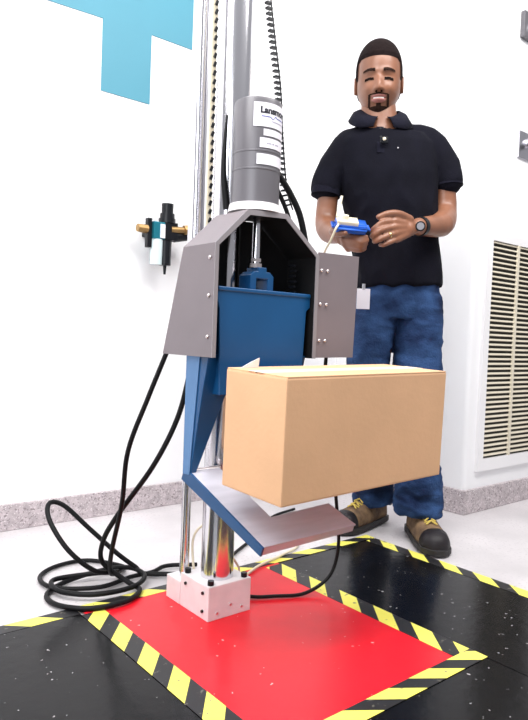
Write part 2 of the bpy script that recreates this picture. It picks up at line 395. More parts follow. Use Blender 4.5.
L3 = clabel('label', .006, .090, 1.129, 1.151, M['label'], 'white label with one grey written line')
L4 = clabel('label', .000, .095, 1.091, 1.115, M['label'], 'white label above the lower seam')
def ctext(txt, s0, z, size, mt, parent, r=KR+.0012, bold=0):
    cd = bpy.data.curves.new('lettering', 'FONT'); cd.body = txt; cd.size = size; cd.offset = bold; cd.extrude = 0
    t = bpy.data.objects.new('lettering', cd); C.objects.link(t); bpy.context.view_layer.update()
    me = bpy.data.meshes.new_from_object(t.evaluated_get(bpy.context.evaluated_depsgraph_get())); bpy.data.objects.remove(t)
    bm = bmesh.new(); bm.from_mesh(me)
    bmesh.ops.subdivide_edges(bm, edges=[e for e in bm.edges if e.calc_length() > .004], cuts=3)
    off = ROOT[parent.name]
    for v in bm.verts: v.co = onc(s0+v.co.x, z+v.co.y, r)
    return obj('lettering', bm, mt, parent)
ctext('Lansmont', .005, 1.2065, .0200, M['ink'], CY, bold=.0011)
clabel('small_print', .034, .078, 1.1885, 1.1905, M['inkgrey'], r=KR+.0011, th=.0003)
p = MB(); rs = []
for i in range(31):
    s = .008+.07*i/30; d = .0045*math.exp(-((s-.036)/.004)**2)-.003*math.exp(-((s-.044)/.003)**2)
    rs.append([onc(s, 1.199-d-.0008, KR+.0011), onc(s, 1.199-d+.0008, KR+.0011), onc(s, 1.199-d+.0008, KR+.0015), onc(s, 1.199-d-.0008, KR+.0015)])
p.rings(rs); obj('underline', p, M['inkblue'], CY)
p = MB(); rs = []
for (s0_, s1_) in ((.022, .034), (.037, .042), (.045, .056)):
    rs = [[onc(s0_+(s1_-s0_)*i/6, 1.138, KR+.0011), onc(s0_+(s1_-s0_)*i/6, 1.1405, KR+.0011), onc(s0_+(s1_-s0_)*i/6, 1.1405, KR+.0014), onc(s0_+(s1_-s0_)*i/6, 1.138, KR+.0014)] for i in range(7)]
    p.rings(rs)
obj('written_line', p, M['inkgrey'], CY)
# piston rod and clevis
KU0 = KU; KU = KU+.009
p = MB().cyl((KU, KV, .862), (KU, KV, .99), .0105, n=24); PR = obj('piston_rod', p, M['chrome'], DT, smooth=True)
obj('nut', MB().cyl((KU, KV, .862), (KU, KV, .872), .0155, n=6), M['screw'], PR)
obj('nut', MB().cyl((KU, KV, .876), (KU, KV, .884), .013, n=6), M['screw'], PR)
p = MB(); cz = 1.18
p.prism([(KU-.034, cz, .808), (KU-.034, cz, .842), (KU-.022, cz, .852), (KU-.012, cz, .852), (KU-.012, cz, .862), (KU+.014, cz, .862), (KU+.014, cz, .852), (KU+.024, cz, .852), (KU+.036, cz, .842), (KU+.036, cz, .808), (KU+.018, cz, .808), (KU+.018, cz, .835), (KU-.016, cz, .835), (KU-.016, cz, .808)], (0, .045, 0))
obj('clevis', p, M['blue'], DT, bev=.002); KU = KU0

# carriage: front plate, top flange, bearings, two struts and the falling platform
p = MB()
p.prism([(.821, 1.166, .800), (1.100, 1.166, .800), (1.100, 1.166, .775), (1.088, 1.166, .765), (1.082, 1.166, .63), (1.07, 1.166, .565), (.835, 1.166, .565), (.826, 1.166, .76), (.821, 1.166, .775)], (0, .006, 0))
p.box((.960, 1.196, .803), (.279, .066, .010), bev=.003)
obj('carriage_plate', p, M['blue'], DT, bev=.0015)
p = MB(); p.box((.868, 1.216, .70), (.06, .08, .17)); p.box((1.03, 1.216, .70), (.06, .08, .17)); p.box((.95, 1.218, .60), (.22, .080, .07))
obj('carriage_body', p, M['blue'], DT)
def strut(side):
    def X(u): return u if side < 0 else 1.917-u
    bm = bmesh.new()
    top = [(X(.812), 1.180, .655), (X(.93), 1.180, .655), (X(.93), 1.268, .655), (X(.812), 1.268, .655)]
    mid = [(X(.812), 1.200, .575), (X(.882), 1.200, .575), (X(.882), 1.268, .575), (X(.812), 1.268, .575)]
    low = [(X(.812), 1.240, .372), (X(.826), 1.240, .372), (X(.826), 1.268, .372), (X(.812), 1.268, .372)]
    p = MB(); p.rings([top, mid, low]); return p
for sd in (-1, 1):
    o = obj('strut', strut(sd), M['blue'], DT, bev=.0015)
# near strut's outer side: thin sheet, its brighter lit tone put into the colour
p = MB(); p.prism([(.8095, 1.213, .650), (.8095, 1.268, .650), (.8095, 1.268, .374), (.8095, 1.241, .374)], (.002, 0, 0)); obj('lit_side_sheet', p, M['lightblue'], DT)
ang = math.atan2(.385-.28, 1.255-.97)
def P(u, d, up_=0):     # d: distance forward from the hinge along the sloping platform
    return (u, 1.255-d*math.cos(ang)+up_*-math.sin(ang), .385-d*math.sin(ang)+up_*math.cos(ang))
nrm = Vector((0, -math.sin(ang), math.cos(ang)))
LP = .303
p = MB(); p.prism([P(.815, 0), P(.900, .0), P(.900, LP-.085), P(1.085, LP-.095), P(1.090, LP-.005), P(.815, LP)], -nrm*.004)
PL = obj('platform', p, M['steel'], DT, bev=.001)
p = MB(); p.prism([P(.811, -.01), P(.811, LP+.002), P(.811, LP+.002, -.020), P(.811, -.01, -.032)], (.005, 0, 0)); obj('edge_bar', p, M['blue'], PL)
p = MB(); p.prism([P(.816, LP-.002), P(1.090, LP-.008), P(1.090, LP-.008, -.020), P(.816, LP-.002, -.022)], (0, .005, 0)); obj('front_lip', p, M['steel'], PL)
obj('hinge', MB().cyl((.812, 1.258, .378), (1.105, 1.258, .378), .007, n=16) if False else MB().cyl((.812, 1.254, .378), (.905, 1.254, .378), .008, n=16), M['screw'], PL, smooth=True)

# drag chain hanging behind the cylinder
path = spline([(1.055, 1.33, 1.80), (1.057, 1.33, 1.62), (1.077, 1.33, 1.50), (1.106, 1.33, 1.36), (1.122, 1.33, 1.22), (1.142, 1.33, 1.10), (1.165, 1.325, 1.04)], 60)
res_ = [path[0]]; 
for q in path:
    if (q-res_[-1]).length >= .0128: res_.append(q)
p = MB(); p.mi = 1; p.tube([q+Vector((.008, -.002, 0)) for q in res_], .0022, 6)
for i in range(0, len(res_)-1):
    q = res_[i]; t = (res_[i+1]-q).normalized(); R = Vector((0, 0, 1)).rotation_difference(t).to_matrix() @ Matrix.Rotation(.12, 3, 'Y')
    p.box(q, (.017, .012, .0050), R)
o = obj('cable_chain', p, [M['label'], M['blackpl']]); tag(centre(o), 'black ribbed cable carrier hanging behind the grey cylinder', 'cable chain')
def hose(name, pts, r, m, label, cat='cable', group=None, k=8):
    o = obj(name, MB().tube(spline(pts, k), r, 10), M[m], smooth=True); return tag(centre(o), label, cat, group)
hose('air_hose', [(1.10, 1.31, 1.13), (1.135, 1.30, 1.085), (1.165, 1.29, 1.03), (1.185, 1.285, .96), (1.20, 1.285, .90), (1.205, 1.28, .80)], .0085, 'black', 'thick black hose bending over the right shoulder of the hood', 'hose')
hose('air_hose', [(1.085, 1.325, 1.13), (1.11, 1.32, 1.09), (1.14, 1.31, 1.03), (1.16, 1.305, .96), (1.172, 1.30, .88), (1.172, 1.30, .80)], .006, 'black', 'thinner black hose tucked beneath the thick hose', 'hose')

# cables at the left
hose('power_cable', [(.84, 1.375, .70), (.827, 1.395, .64), (.797, 1.42, .535), (.762, 1.45, .40), (.765, 1.48, .26), (.765, 1.53, .12), (.80, 1.60, .035), (.86, 1.66, .012), (.885, 1.70, .008), (.82, 1.80, .008), (.72, 1.80, .008), (.655, 1.74, .008), (.66, 1.64, .012), (.76, 1.58, .012), (.86, 1.60, .012), (.93, 1.60, .012), (.99, 1.62, .012), (1.07, 1.58, .012)], .0062, 'black', 'black cable dropping from the hood to the coil, leftmost of two')
hose('power_cable', [(.905, 1.385, .66), (.905, 1.40, .60), (.885, 1.42, .48), (.835, 1.45, .355), (.775, 1.52, .22), (.760, 1.57, .14), (.775, 1.60, .07), (.83, 1.56, .018), (.835, 1.50, .014), (.77, 1.455, .014), (.68, 1.47, .012), (.625, 1.54, .010), (.63, 1.62, .008), (.70, 1.67, .010), (.80, 1.67, .020), (.875, 1.64, .024), (.885, 1.565, .022), (.82, 1.515, .020), (.72, 1.53, .018), (.655, 1.60, .018), (.67, 1.68, .018), (.76, 1.66, .022), (.83, 1.62, .028), (.755, 1.60, .05), (.69, 1.63, .11), (.66, 1.69, .18), (.675, 1.735, .215), (.715, 1.73, .205), (.775, 1.69, .14), (.84, 1.645, .07), (.885, 1.62, .03), (.90, 1.60, .014), (.96, 1.56, .012), (1.02, 1.52, .012)], .0068, 'black', 'thick black cable falling beside the guide rod into a coil')
# cable at the right side of the plate
hose('control_cable', [(1.172, 1.175, .66), (1.175, 1.18, .55), (1.22, 1.21, .42), (1.268, 1.225, .33), (1.290, 1.225, .22), (1.300, 1.225, .12), (1.275, 1.23, .045), (1.19, 1.235, .014), (1.11, 1.27, .012), (1.06, 1.30, .012), (1.02, 1.36, .012)], .0048, 'black', 'black cable looping down over the red plate right of the column')
hose('control_cable', [(1.03, 1.40, .012), (1.10, 1.52, .008), (1.25, 1.62, .008), (1.45, 1.74, .008), (1.60, 1.86, .008), (1.75, 1.90, .008)], .005, 'black', 'dark cable lying on the pale floor behind the platform')
hose('signal_cable', [(.98, 1.385, .03), (1.05, 1.40, .010), (1.13, 1.43, .010), (1.22, 1.47, .012), (1.33, 1.50, .012), (1.46, 1.56, .006), (1.58, 1.70, .006), (1.50, 1.85, .006), (1.40, 1.80, .006)], .004, 'cream', 'cream cable snaking away behind the red plate')
hose('signal_cable', [(.935, 1.385, .03), (.94, 1.41, .16), (.99, 1.40, .19), (1.06, 1.41, .10), (1.09, 1.40, .04), (1.03, 1.40, .011)], .0032, 'cream', 'thin cream cable looping beside the chrome column')

# ------------------------------------------------------------------ cardboard box
BX = thing('cardboard_box', 'plain tan cardboard box falling above the tilted platform', 'box', (1.05, 1.0, .38))
R3 = Matrix.Rotation(math.radians(-.8), 3, 'Y') @ Matrix.Rotation(math.radians(2.0), 3, 'X') @ Matrix.Rotation(math.radians(.8), 3, 'Z')
bc = Vector((1.046, .994, .508)); bx, by, bz = .508, .188, .246
def BP(x, y, z): return bc+R3 @ Vector((x, y, z))
p = MB(); p.box(bc, (bx, by, bz), R3, bev=.004)
obj('carton', p, M['card'], BX)
p = MB()
for sgn in (-1, 1):
    p.box(BP(0, sgn*(by/4+.0007), bz/2+.0013), (bx-.004, by/2-.0024, .0028), R3, bev=.0008)
obj('flap', p, M['card'], BX)
p = MB(); p.box(BP(0, 0, bz/2+.0030), (bx, .05, .0006), R3); obj('tape', p, M['cardin'], BX)
p = MB(); p.prism([BP(-.232, by/2-.02, bz/2+.003), BP(-.185, by/2-.02, bz/2+.003), BP(-.188, by/2-.026, bz/2+.024), BP(-.205, by/2-.022, bz/2+.016)], (0, .002, 0)); obj('torn_tape', p, M['label'], BX)['label'] = 'small torn scrap of white tape'

# ------------------------------------------------------------------ wall regulator
RG = thing('air_regulator', 'black and teal air filter regulator mounted on the white wall', 'regulator', (1.29, WV, 1.06))
def ru(px): return 1.148+(px-135)*(1.386-1.153)/53.
def rz(py): return 1.197-(py-203)*(.273/72.)+0
rv = 2.17
def rbox(n, x0, x1, y0, y1, m, d0=.03, bev=.003, dv=0, par=None):
    p = MB(); zc = (rz(y0)+rz(y1))/2; uc = (ru(x0)+ru(x1))/2
    p.box((uc, rv+dv, zc), (ru(x1)-ru(x0), d0, abs(rz(y0)-rz(y1))), bev=bev); return obj(n, p, m, par or RG)
def rcyl(n, xc, y0, y1, rpx, m, par=None, r2=None, dv=0, sides=28):
    r = rpx*.0044; p = MB(); p.cyl((ru(xc), rv+dv, rz(y0)), (ru(xc), rv+dv, rz(y1)), r, (r2 or rpx)*.0044, sides); return obj(n, p, m, par or RG, smooth=True)
RB = rbox('regulator_body', 160, 172, 223, 241, M['blackpl'], .055)
rcyl('collar', 164.5, 219, 223.5, 7.3, M['blackpl'], RB)
KN = rcyl('knob', 164.5, 204, 217, 5.2, M['blackpl'], None, 5.0); rcyl('knob_base', 164.5, 214, 220, 6.4, M['blackpl'], KN)
BW = rcyl('bowl', 163.5, 241, 266, 5.4, M['blackpl'], None, 5.0); rcyl('drain', 163.5, 266, 275, 1.6, M['blackpl'], BW, 1.0)
rbox('filter_body', 149, 160, 224, 241, M['teal'], .045)
rcyl('clear_bowl', 154.5, 241, 266, 5.6, M['bowl'], None, 5.2)
rbox('end_plate', 144.5, 148.5, 221, 250, M['blackpl'], .022)
rbox('tag_plate', 155, 159.5, 226, 240, M['label'], .056)
p = MB().cyl((ru(136), rv, rz(232)), (ru(145), rv, rz(232)), .015, .017, 8); obj('inlet_fitting', p, M['brass'], RG, smooth=True)
GA = obj('outlet_fitting', MB().cyl((ru(166), rv-.02, rz(230)), (ru(183), rv-.03, rz(228.5)), .013, .011, 12), M['brass'], RG, smooth=True)
obj('elbow_ring', MB().cyl((ru(178), rv-.028, rz(229)), (ru(182), rv-.03, rz(228)), .018, .018, 8), M['brass'], GA, smooth=True)
obj('valve_knob', MB().cyl((ru(171), rv-.005, rz(236)), (ru(185), rv-.01, rz(234)), .022, .016, 16), M['blackpl'], RG, smooth=True)
obj('bracket', MB().box((ru(155), (rv+WV)/2+.012, rz(232)), (.05, WV-rv-.024, .04)), M['blackpl'], RG)
obj('tube_end', MB().tube(spline([(ru(183), rv-.03, rz(228.5)), (ru(186), rv-.02, rz(229)), (ru(189), rv, rz(230.5))]), .0065, 8), M['blackpl'], RG, smooth=True)

# ------------------------------------------------------------------ the man
MO = Vector((1.779, 1.502, 0)); MR = math.radians(-39.43)
MAN = thing('person', 'man in navy polo shirt and blue jeans looking down at a blue controller', 'person', MO, MR, local=True)
def sm(a, b, x):
    t = max(0, min(1, (x-a)/(b-a))); return t*t*(3-2*t)
def G(x, s): return math.exp(-(x/s)**2)
HC = Vector((-.055, -.005, 1.609)); NL, NT = 200, 150
def zz(z): return z-.007*sm(-.064, -.078, z)+.007*sm(-.108, -.125, z)
def headp(lon, lat, off=0):
    cx_, cy_, cz_ = math.sin(lon)*math.cos(lat), -math.cos(lon)*math.cos(lat), math.sin(lat)
    rx, ry, rz_ = .0755, .098, (.129 if lat > 0 else .144)
    def se(v, e=.92): return math.copysign(abs(v)**e, v)
    x, y_, z = cx_*rx, cy_*ry, cz_*rz_
    low = sm(-.1, -.95, cz_)
    wfac = 1-.20*sm(-.25, -.85, cz_)+.10*sm(-.55, -.98, cz_)*0
    if cz_ < 0: # fuller jaw than an ellipsoid
        k = math.cos(lat); full = (1-abs(cz_)**2.7)**.5 if abs(cz_) < 1 else 0
        m_ = full/max(k, 1e-3); m_ = min(m_, 1.9); x *= m_*wfac; y_ *= (m_ if cy_ < 0 else 1+(m_-1)*.2)*(1-.12*sm(-.3, -.9, cz_))
    else:
        full = (1-abs(cz_)**2.75)**.5 if abs(cz_) < 1 else 0
        m_ = min(full/max(math.cos(lat), 1e-3), 1.35); x *= m_; y_ *= m_
    if cy_ > 0 and cz_ < -.2: y_ *= 1-.45*sm(-.2, -.9, cz_)
    f = max(0, -cy_)**.6 if cy_ < 0 else 0
    X, Z = x, z
    d = 0
    if f > 0:
        ax = abs(X)
        nz_ = sm(.000, -.058, Z)*(1 if Z > -.060 else math.exp(-((Z+.060)/.007)**2))
        d += .022*nz_*math.exp(-(X/(.0095+.004*nz_))**2)
        d += .008*G(ax-.0135, .007)*G(Z+.060, .009)              # wings of the nose
        d += .006*G(Z-.002, .009)*G(ax-.026, .022)                # brow
        d -= .010*G(ax-.031, .017)*G(Z+.021, .013)                # sockets
        d += .0065*G(ax-.032, .013)*G(Z+.023, .0075)              # lids
        d += .0075*G(ax-.043, .018)*G(Z+.057, .017)               # smiling cheeks
        d -= .003*G(ax-.034, .005)*G(Z+.080, .018)                # smile folds
        Z = zz(Z)
        d += .006*G(X, .028)*G(Z+.090, .020)
        d += .0035*G(X, .020)*(G(Z+.0835, .004)+1.3*G(Z+.0975, .005))
        d -= .0045*G(X, .021)*G(Z+.0900-.00003, .0028)
        d += .009*G(X, .022)*G(Z+.128, .015)
        d -= .003*G(X, .020)*G(Z+.109, .006)
    P_ = Vector((x, y_-d*f, z))
    n_ = Vector((x/rx**2, y_/ry**2, z/rz_**2)).normalized()
    return P_+n_*off
HROT = Matrix.Rotation(math.radians(-9), 3, 'Z') @ Matrix.Rotation(math.radians(3), 3, 'X') @ Matrix.Rotation(math.radians(-1), 3, 'Y')
def hx(v): return HC+HROT @ v
LON = [2*PI*i/NL for i in range(NL)]
LAT = [-PI/2+PI*(j+.5)/NT for j in range(NT)]
def headmesh(bm):
    V = [[bm.verts.new(hx(headp(a, b))) for a in LON] for b in LAT]
    for j in range(NT-1):
        for i in range(NL): bm.faces.new((V[j][i], V[j][(i+1) % NL], V[j+1][(i+1) % NL], V[j+1][i]))
    bm.faces.new(V[0][::-1]); bm.faces.new(V[-1])
def shell(name, mask, off, m, n_=2, parent=MAN, label=None):
    """a thin skin-hugging piece of the head surface where mask(x, z, y) holds"""
    N1, N2 = NL*n_, NT*n_; bm = bmesh.new(); cache = {}
    def vv(i, j):
        i %= N1
        if (i, j) not in cache:
            q = headp(2*PI*i/N1, -PI/2+PI*(j+.5)/N2, 0); o_ = off(q.x, q.z, q.y) if callable(off) else off
            cache[(i, j)] = bm.verts.new(hx(headp(2*PI*i/N1, -PI/2+PI*(j+.5)/N2, o_)))
        return cache[(i, j)]
    for j in range(N2-1):
        for i in range(N1):
            q = headp(2*PI*(i+.5)/N1, -PI/2+PI*(j+1)/N2, 0)
            if mask(q.x, q.z, q.y): bm.faces.new((vv(i, j), vv(i+1, j), vv(i+1, j+1), vv(i, j+1)))
    o = obj(name, bm, m, parent, smooth='all')
    if label: o['label'] = label
    return o
def limb(p, pts, r, n=20): p.tube(spline(pts, 4), [r0 for r0 in interp(r, 4)], n, rnd=True)
def interp(r, k):
    out = []
    for i in range(len(r)-1):
        for j in range(k): out.append(r[i]+(r[i+1]-r[i])*j/k)
    return out+[r[-1]]
def oval(z, cx_, cy_, a, b, n=40, e=2.4, tilt=0):
    out = []
    for k in range(n):
        t = 2*PI*k/n; c, s = math.cos(t), math.sin(t)
        x = math.copysign(abs(c)**(2/e), c)*a; y_ = math.copysign(abs(s)**(2/e), s)*b
        out.append((cx_+x, cy_+y_, z+tilt*x))
    return out
def remesh(p, vox, fac=6, name='tmp'):
    bm = p.bm; bmesh.ops.recalc_face_normals(bm, faces=bm.faces[:]); me = bpy.data.meshes.new(name); bm.to_mesh(me); bm.free()
    o = bpy.data.objects.new(name, me); C.objects.link(o)
    r = o.modifiers.new('r', 'REMESH'); r.mode = 'VOXEL'; r.voxel_size = vox; r.adaptivity = 0
    s_ = o.modifiers.new('s', 'SMOOTH'); s_.iterations = fac; s_.factor = .5
    bpy.context.view_layer.update()
    m2 = bpy.data.meshes.new_from_object(o.evaluated_get(bpy.context.evaluated_depsgraph_get())); bpy.data.objects.remove(o)
    bm = bmesh.new(); bm.from_mesh(m2); bpy.data.meshes.remove(m2); return bm

# body
p = MB()
limb(p, [(-.040, .0, 1.38), (-.045, .006, 1.44), (-.052, .006, 1.53)], [.080, .068, .060])
p.rings([oval(1.41, -.02, .01, .08, .05), oval(1.37, -.015, .01, .12, .08), oval(1.30, -.01, .0, .145, .10), oval(1.1, .02, 0, .125, .10), oval(.95, .038, 0, .128, .10), oval(.86, .045, 0, .13, .10)])
LA = [(-.150, .01, 1.345), (-.205, -.01, 1.26), (-.222, -.015, 1.12), (-.214, -.08, 1.065), (-.190, -.20, 1.035)]
limb(p, LA, [.040, .036, .037, .038, .027])
RA = [(.125, .01, 1.36), (.180, -.005, 1.28), (.196, -.01, 1.165), (.160, -.10, 1.10), (.052, -.235, 1.066)]
limb(p, RA, [.042, .040, .040, .042, .0275])
limb(p, [(.10, 0, .86), (.125, -.02, .46), (.15, .0, .10)], [.07, .050, .030]); limb(p, [(-.02, 0, .86), (-.03, .01, .46), (.030, .16, .11)], [.07, .048, .026])
# his left hand (right in the picture): back of the hand to the camera, fingers curled towards the controller
def chain_(p, pts, r): p.tube(spline(pts, 4), interp(r, 4), 12, rnd=True)
def palm(p, w0, k, th=.013):
    """w0: wrist centre; k: four knuckles"""
    for q in k: p.tube([w0+(Vector(q)-w0)*.02, w0+(Vector(q)-w0)*.5, q], [.017, .0155, .0125], 12, rnd=True)
    c = sum((Vector(q) for q in k), Vector())/4; p.ell((w0+c)/2, (.026, .018, .024), 16, 10)
W = Vector((.048, -.24, 1.063))
K = [(-.036, -.300, 1.068), (-.040, -.306, 1.049), (-.036, -.304, 1.030), (-.026, -.297, 1.014)]
palm(p, W, [Vector(k) for k in K])
def finger(p, a, b, c, d, r): chain_(p, [a, b, c, d], [r, r*.96, r*.88, r*.76])
finger(p, K[0], (-.074, -.322, 1.060), (-.096, -.322, 1.044), (-.106, -.310, 1.036), .0098)
finger(p, K[1], (-.078, -.330, 1.036), (-.098, -.326, 1.022), (-.106, -.312, 1.018), .0100)
finger(p, K[2], (-.070, -.328, 1.014), (-.090, -.324, 1.003), (-.098, -.310, 1.003), .0094)
finger(p, K[3], (-.054, -.318, .999), (-.070, -.316, .992), (-.078, -.304, .994), .0084)
chain_(p, [(.018, -.262, 1.082), (-.022, -.292, 1.092), (-.058, -.312, 1.088), (-.088, -.318, 1.076)], [.015, .0125, .0108, .0090])
# his right hand under the controller
W2 = Vector((-.188, -.215, 1.033))
K2 = [(-.180, -.268, 1.030), (-.184, -.272, 1.012), (-.178, -.268, .996), (-.168, -.262, .985)]
palm(p, W2, [Vector(k) for k in K2])
finger(p, K2[0], (-.160, -.300, 1.016), (-.140, -.318, 1.010), (-.124, -.322, 1.014), .0096)
finger(p, K2[1], (-.160, -.306, 1.004), (-.138, -.320, .998), (-.120, -.320, 1.004), .0098)
finger(p, K2[2], (-.158, -.298, .990), (-.138, -.312, .985), (-.122, -.312, .992), .0092)
finger(p, K2[3], (-.152, -.288, .978), (-.136, -.300, .975), (-.122, -.302, .981), .0082)
chain_(p, [(-.205, -.235, 1.040), (-.222, -.270, 1.036), (-.212, -.312, 1.022), (-.190, -.338, 1.020)], [.0145, .0125, .0105, .0088])
bm = remesh(p, .0034, 5)
headmesh(bm)
for s_ in (-1, 1):   # ears
    q = MB(); q.bm = bm
    R_ = HROT @ Matrix.Rotation(s_*.30, 3, 'Z')
    q.ell(hx(Vector((s_*.077, .014, -.016))), (.007, .016, .029), 18, 12, R_)
    q.tube([hx(Vector((s_*(.082), .014+.014*math.sin(t), -.014+.026*math.cos(t)))) for t in [2*PI*k/16 for k in range(15)]], .0038, 8)
BODY = obj('body', bm, M['skin'], MAN, smooth='all')
# head details
hair_off = lambda x, z, y_: .0005+.0055*min(1, max(0, (z-hl(x, y_))/.012))
def hl(x, y_):
    if y_ < -.045: return .052-.10*max(0, abs(x)-.045)**1*1.2      # forehead line
    if y_ < -.012: return -.010 if y_ > -.032 else .046
    if y_ < .030: return .012
    return -.075+.4*max(0, .055-y_)
shell('hair', lambda x, z, y_: z > hl(x, y_), hair_off, M['hair'], 1)
for s_ in (-1, 1):
    shell('eyebrow', lambda x, z, y_: y_ < 0 and .013 < x*s_ < .052 and abs(z-(.0015+.004*G(x*s_-.034, .018))) < .0052-.0018*sm(.03, .052, x*s_), .0022, M['beard'])
    shell('lash_and_socket_shade', lambda x, z, y_: y_ < 0 and .018 < x*s_ < .047 and abs(z+(.0250-.003*G(x*s_-.032, .012))) < .0046, .0012, M['eye'])  # lashes made thick and wide, so dark socket shade sits in the colour
def goatee(x, z, y_):
    if y_ > -.02: return False
    z = zz(z)
    a = abs(x)
    if a < .034 and -.0805 < z < -.0725+.002*G(x, .01) - .12*max(0, a-.018): return True
    if .0275 < a < .0345 and -.112 < z <= -.0765: return True
    if a < .031 and z < -.112: return True
    if a < .008 and -.112 <= z < -.1055: return True
    return False
shell('goatee', goatee, .0016, M['beard'])
shell('lips', lambda x, z, y_: y_ < 0 and abs(x) < .0235 and ((-.0885 < zz(z) < -.0805-.16*max(0, abs(x)-.008)) or (-.1040+.6*max(0, abs(x)-.012) < zz(z) < -.0925)), .0008, M['lip'])
shell('teeth', lambda x, z, y_: y_ < 0 and abs(x) < .0175 and -.0928 < zz(z) < -.0884, .0012, M['tooth'])
shell('nostrils', lambda x, z, y_: y_ < 0 and .005 < abs(x) < .012 and -.0690 < z < -.0645, .0006, M['eye'])

# polo shirt
def wr(bm, amp, sc, st=(1, 1, 1), zr=None):
    bm.normal_update()
    for v in bm.verts:
        q = Vector((v.co.x*st[0], v.co.y*st[1], v.co.z*st[2]))*sc
        a = noise.noise(q)+.5*noise.noise(q*2.1+Vector((3, 1, 2)))
        a = 1-abs(a)*2.2
        k = amp if zr is None else amp*zr(v.co)
        v.co += v.normal*a*k
p = MB()
def nk(z, cx_, cy_, a, b, k):
    return [(x, y_, zz+k*(y_-cy_)) for x, y_, zz in oval(z, cx_, cy_, a, b, e=2.1)]
p.rings([nk(1.462, -.043, .018, .066, .070, .50), nk(1.455, -.040, .016, .084, .078, .45), nk(1.440, -.034, .012, .114, .085, .28), oval(1.420, -.024, .006, .148, .092, e=2.2), oval(1.385, -.016, .002, .168, .102), oval(1.33, -.012, .0, .172, .114), oval(1.27, -.010, -.004, .166, .122), oval(1.19, .0, -.004, .158, .124), oval(1.10, .016, -.002, .150, .122), oval(1.0, .032, 0, .146, .122), oval(.94, .040, 0, .147, .124), oval(.893, .042, 0, .148, .126, tilt=.06)], cap=True)
limb(p, [(-.085, .012, 1.408), (-.145, .008, 1.380), (-.188, .002, 1.320), (-.214, -.005, 1.262), (-.224, -.012, 1.232)], [.050, .058, .056, .052, .049])
limb(p, [(.060, .012, 1.415), (.118, .008, 1.396), (.165, .004, 1.350), (.190, -.003, 1.295), (.198, -.008, 1.272)], [.050, .060, .060, .056, .053])
bm = remesh(p, .0055, 5)
wr(bm, .0068, 10, (1, 1, .55), lambda c: .25+.75*sm(1.40, 1.15, c.z))
wr(bm, .0030, 7, (1.6, 1, .5), lambda c: 1)
SH = obj('polo_shirt', bm, M['shirt'], MAN, smooth='all')
def band(pts, r, w_, m, name, par=SH, n=8): return None
# sleeve hems: thin ring at each sleeve end
def ring(name, c, ax, ra, rb, h, m, par, th=.003):
    ax = Vector(ax).normalized(); R = Vector((0, 0, 1)).rotation_difference(ax).to_matrix(); rs = []
    for z, k in ((-h/2, 0), (h/2, 0), (h/2, -th), (-h/2, -th)):
        rs.append([Vector(c)+R @ Vector(((ra+k)*math.cos(t), (rb+k)*math.sin(t), z)) for t in [2*PI*i/40 for i in range(40)]])
    p = MB(); p.rings(rs, closed=True); return obj(name, p, m, par, smooth=True)
ring('sleeve_hem', (-.2245, -.0125, 1.214), (-.10, -.10, -1), .0515, .0515, .030, M['shirt2'], SH)
ring('sleeve_hem', (.1985, -.0085, 1.262), (.12, -.10, -1), .0545, .0545, .030, M['shirt2'], SH)
# collar: two leaves folded over the neckline
def leaf(sd):
    p = MB(); rs = []
    cx_, cy_ = -.046, .012
    for i in range(19):
        t = i/18; a = PI/2-sd*t*PI*.93            # from the nape round to the front
        ca, sa = math.cos(a), math.sin(a)
        zt_ = 1.517-.052*sm(.45, 1, t); r1 = .068+.004*t
        top_ = Vector((cx_+ca*r1, cy_+sa*(r1+.006), zt_))
        drop = .034+.022*sm(.40, .80, t)*(1-.55*sm(.84, 1, t)); out_ = .022+.028*sm(.30, .75, t)*(1-.55*sm(.84, 1, t))
        low_ = Vector((cx_+ca*(r1+out_)+sd*.012*sm(.6, .9, t), cy_+sa*(r1+out_+.004), zt_-drop))
        nn = Vector((ca, sa, 0))
        m_ = top_*.6+low_*.4+nn*.006+Vector((0, 0, .006))
        rs.append([top_, m_, low_, low_-nn*.005, m_-nn*.006, top_-nn*.004])
    p.rings(rs); return p
for sd in (-1, 1): obj('collar', leaf(sd), M['shirt2'], SH, smooth='all')
# open neck skin shows; placket, buttons and a small clip
def plk(z): return -.004-.118*sm(1.462, 1.30, z)**.6
p = MB(); rs = []
for i in range(9):
    z = 1.425-.012*i; y0 = -.080-.036*sm(1.44, 1.32, z)
    rs.append([(-.056+.012, y0, z), (-.056-.012, y0, z), (-.056-.012, y0+.02, z), (-.056+.012, y0+.02, z)])
p.rings(rs); obj('placket', p, M['shirt2'], SH)
for z, yy in ((1.415, -.087), (1.385, -.099)): obj('button', MB().ell((-.056, yy-.002, z), (.004, .002, .004), 12, 8), M['blackpl'], SH, smooth=True)
p = MB().box((-.048, -.122, 1.368), (.026, .008, .020), bev=.002); CL = obj('microphone_clip', p, M['blackpl'], SH)
obj('microphone', MB().ell((-.048, -.128, 1.370), (.006, .004, .006), 12, 8), M['cream'], CL, smooth=True)
obj('chest_pin', MB().ell((.0, -.120, 1.345), (.0025, .002, .0025), 10, 6), M['label'], SH, smooth=True)

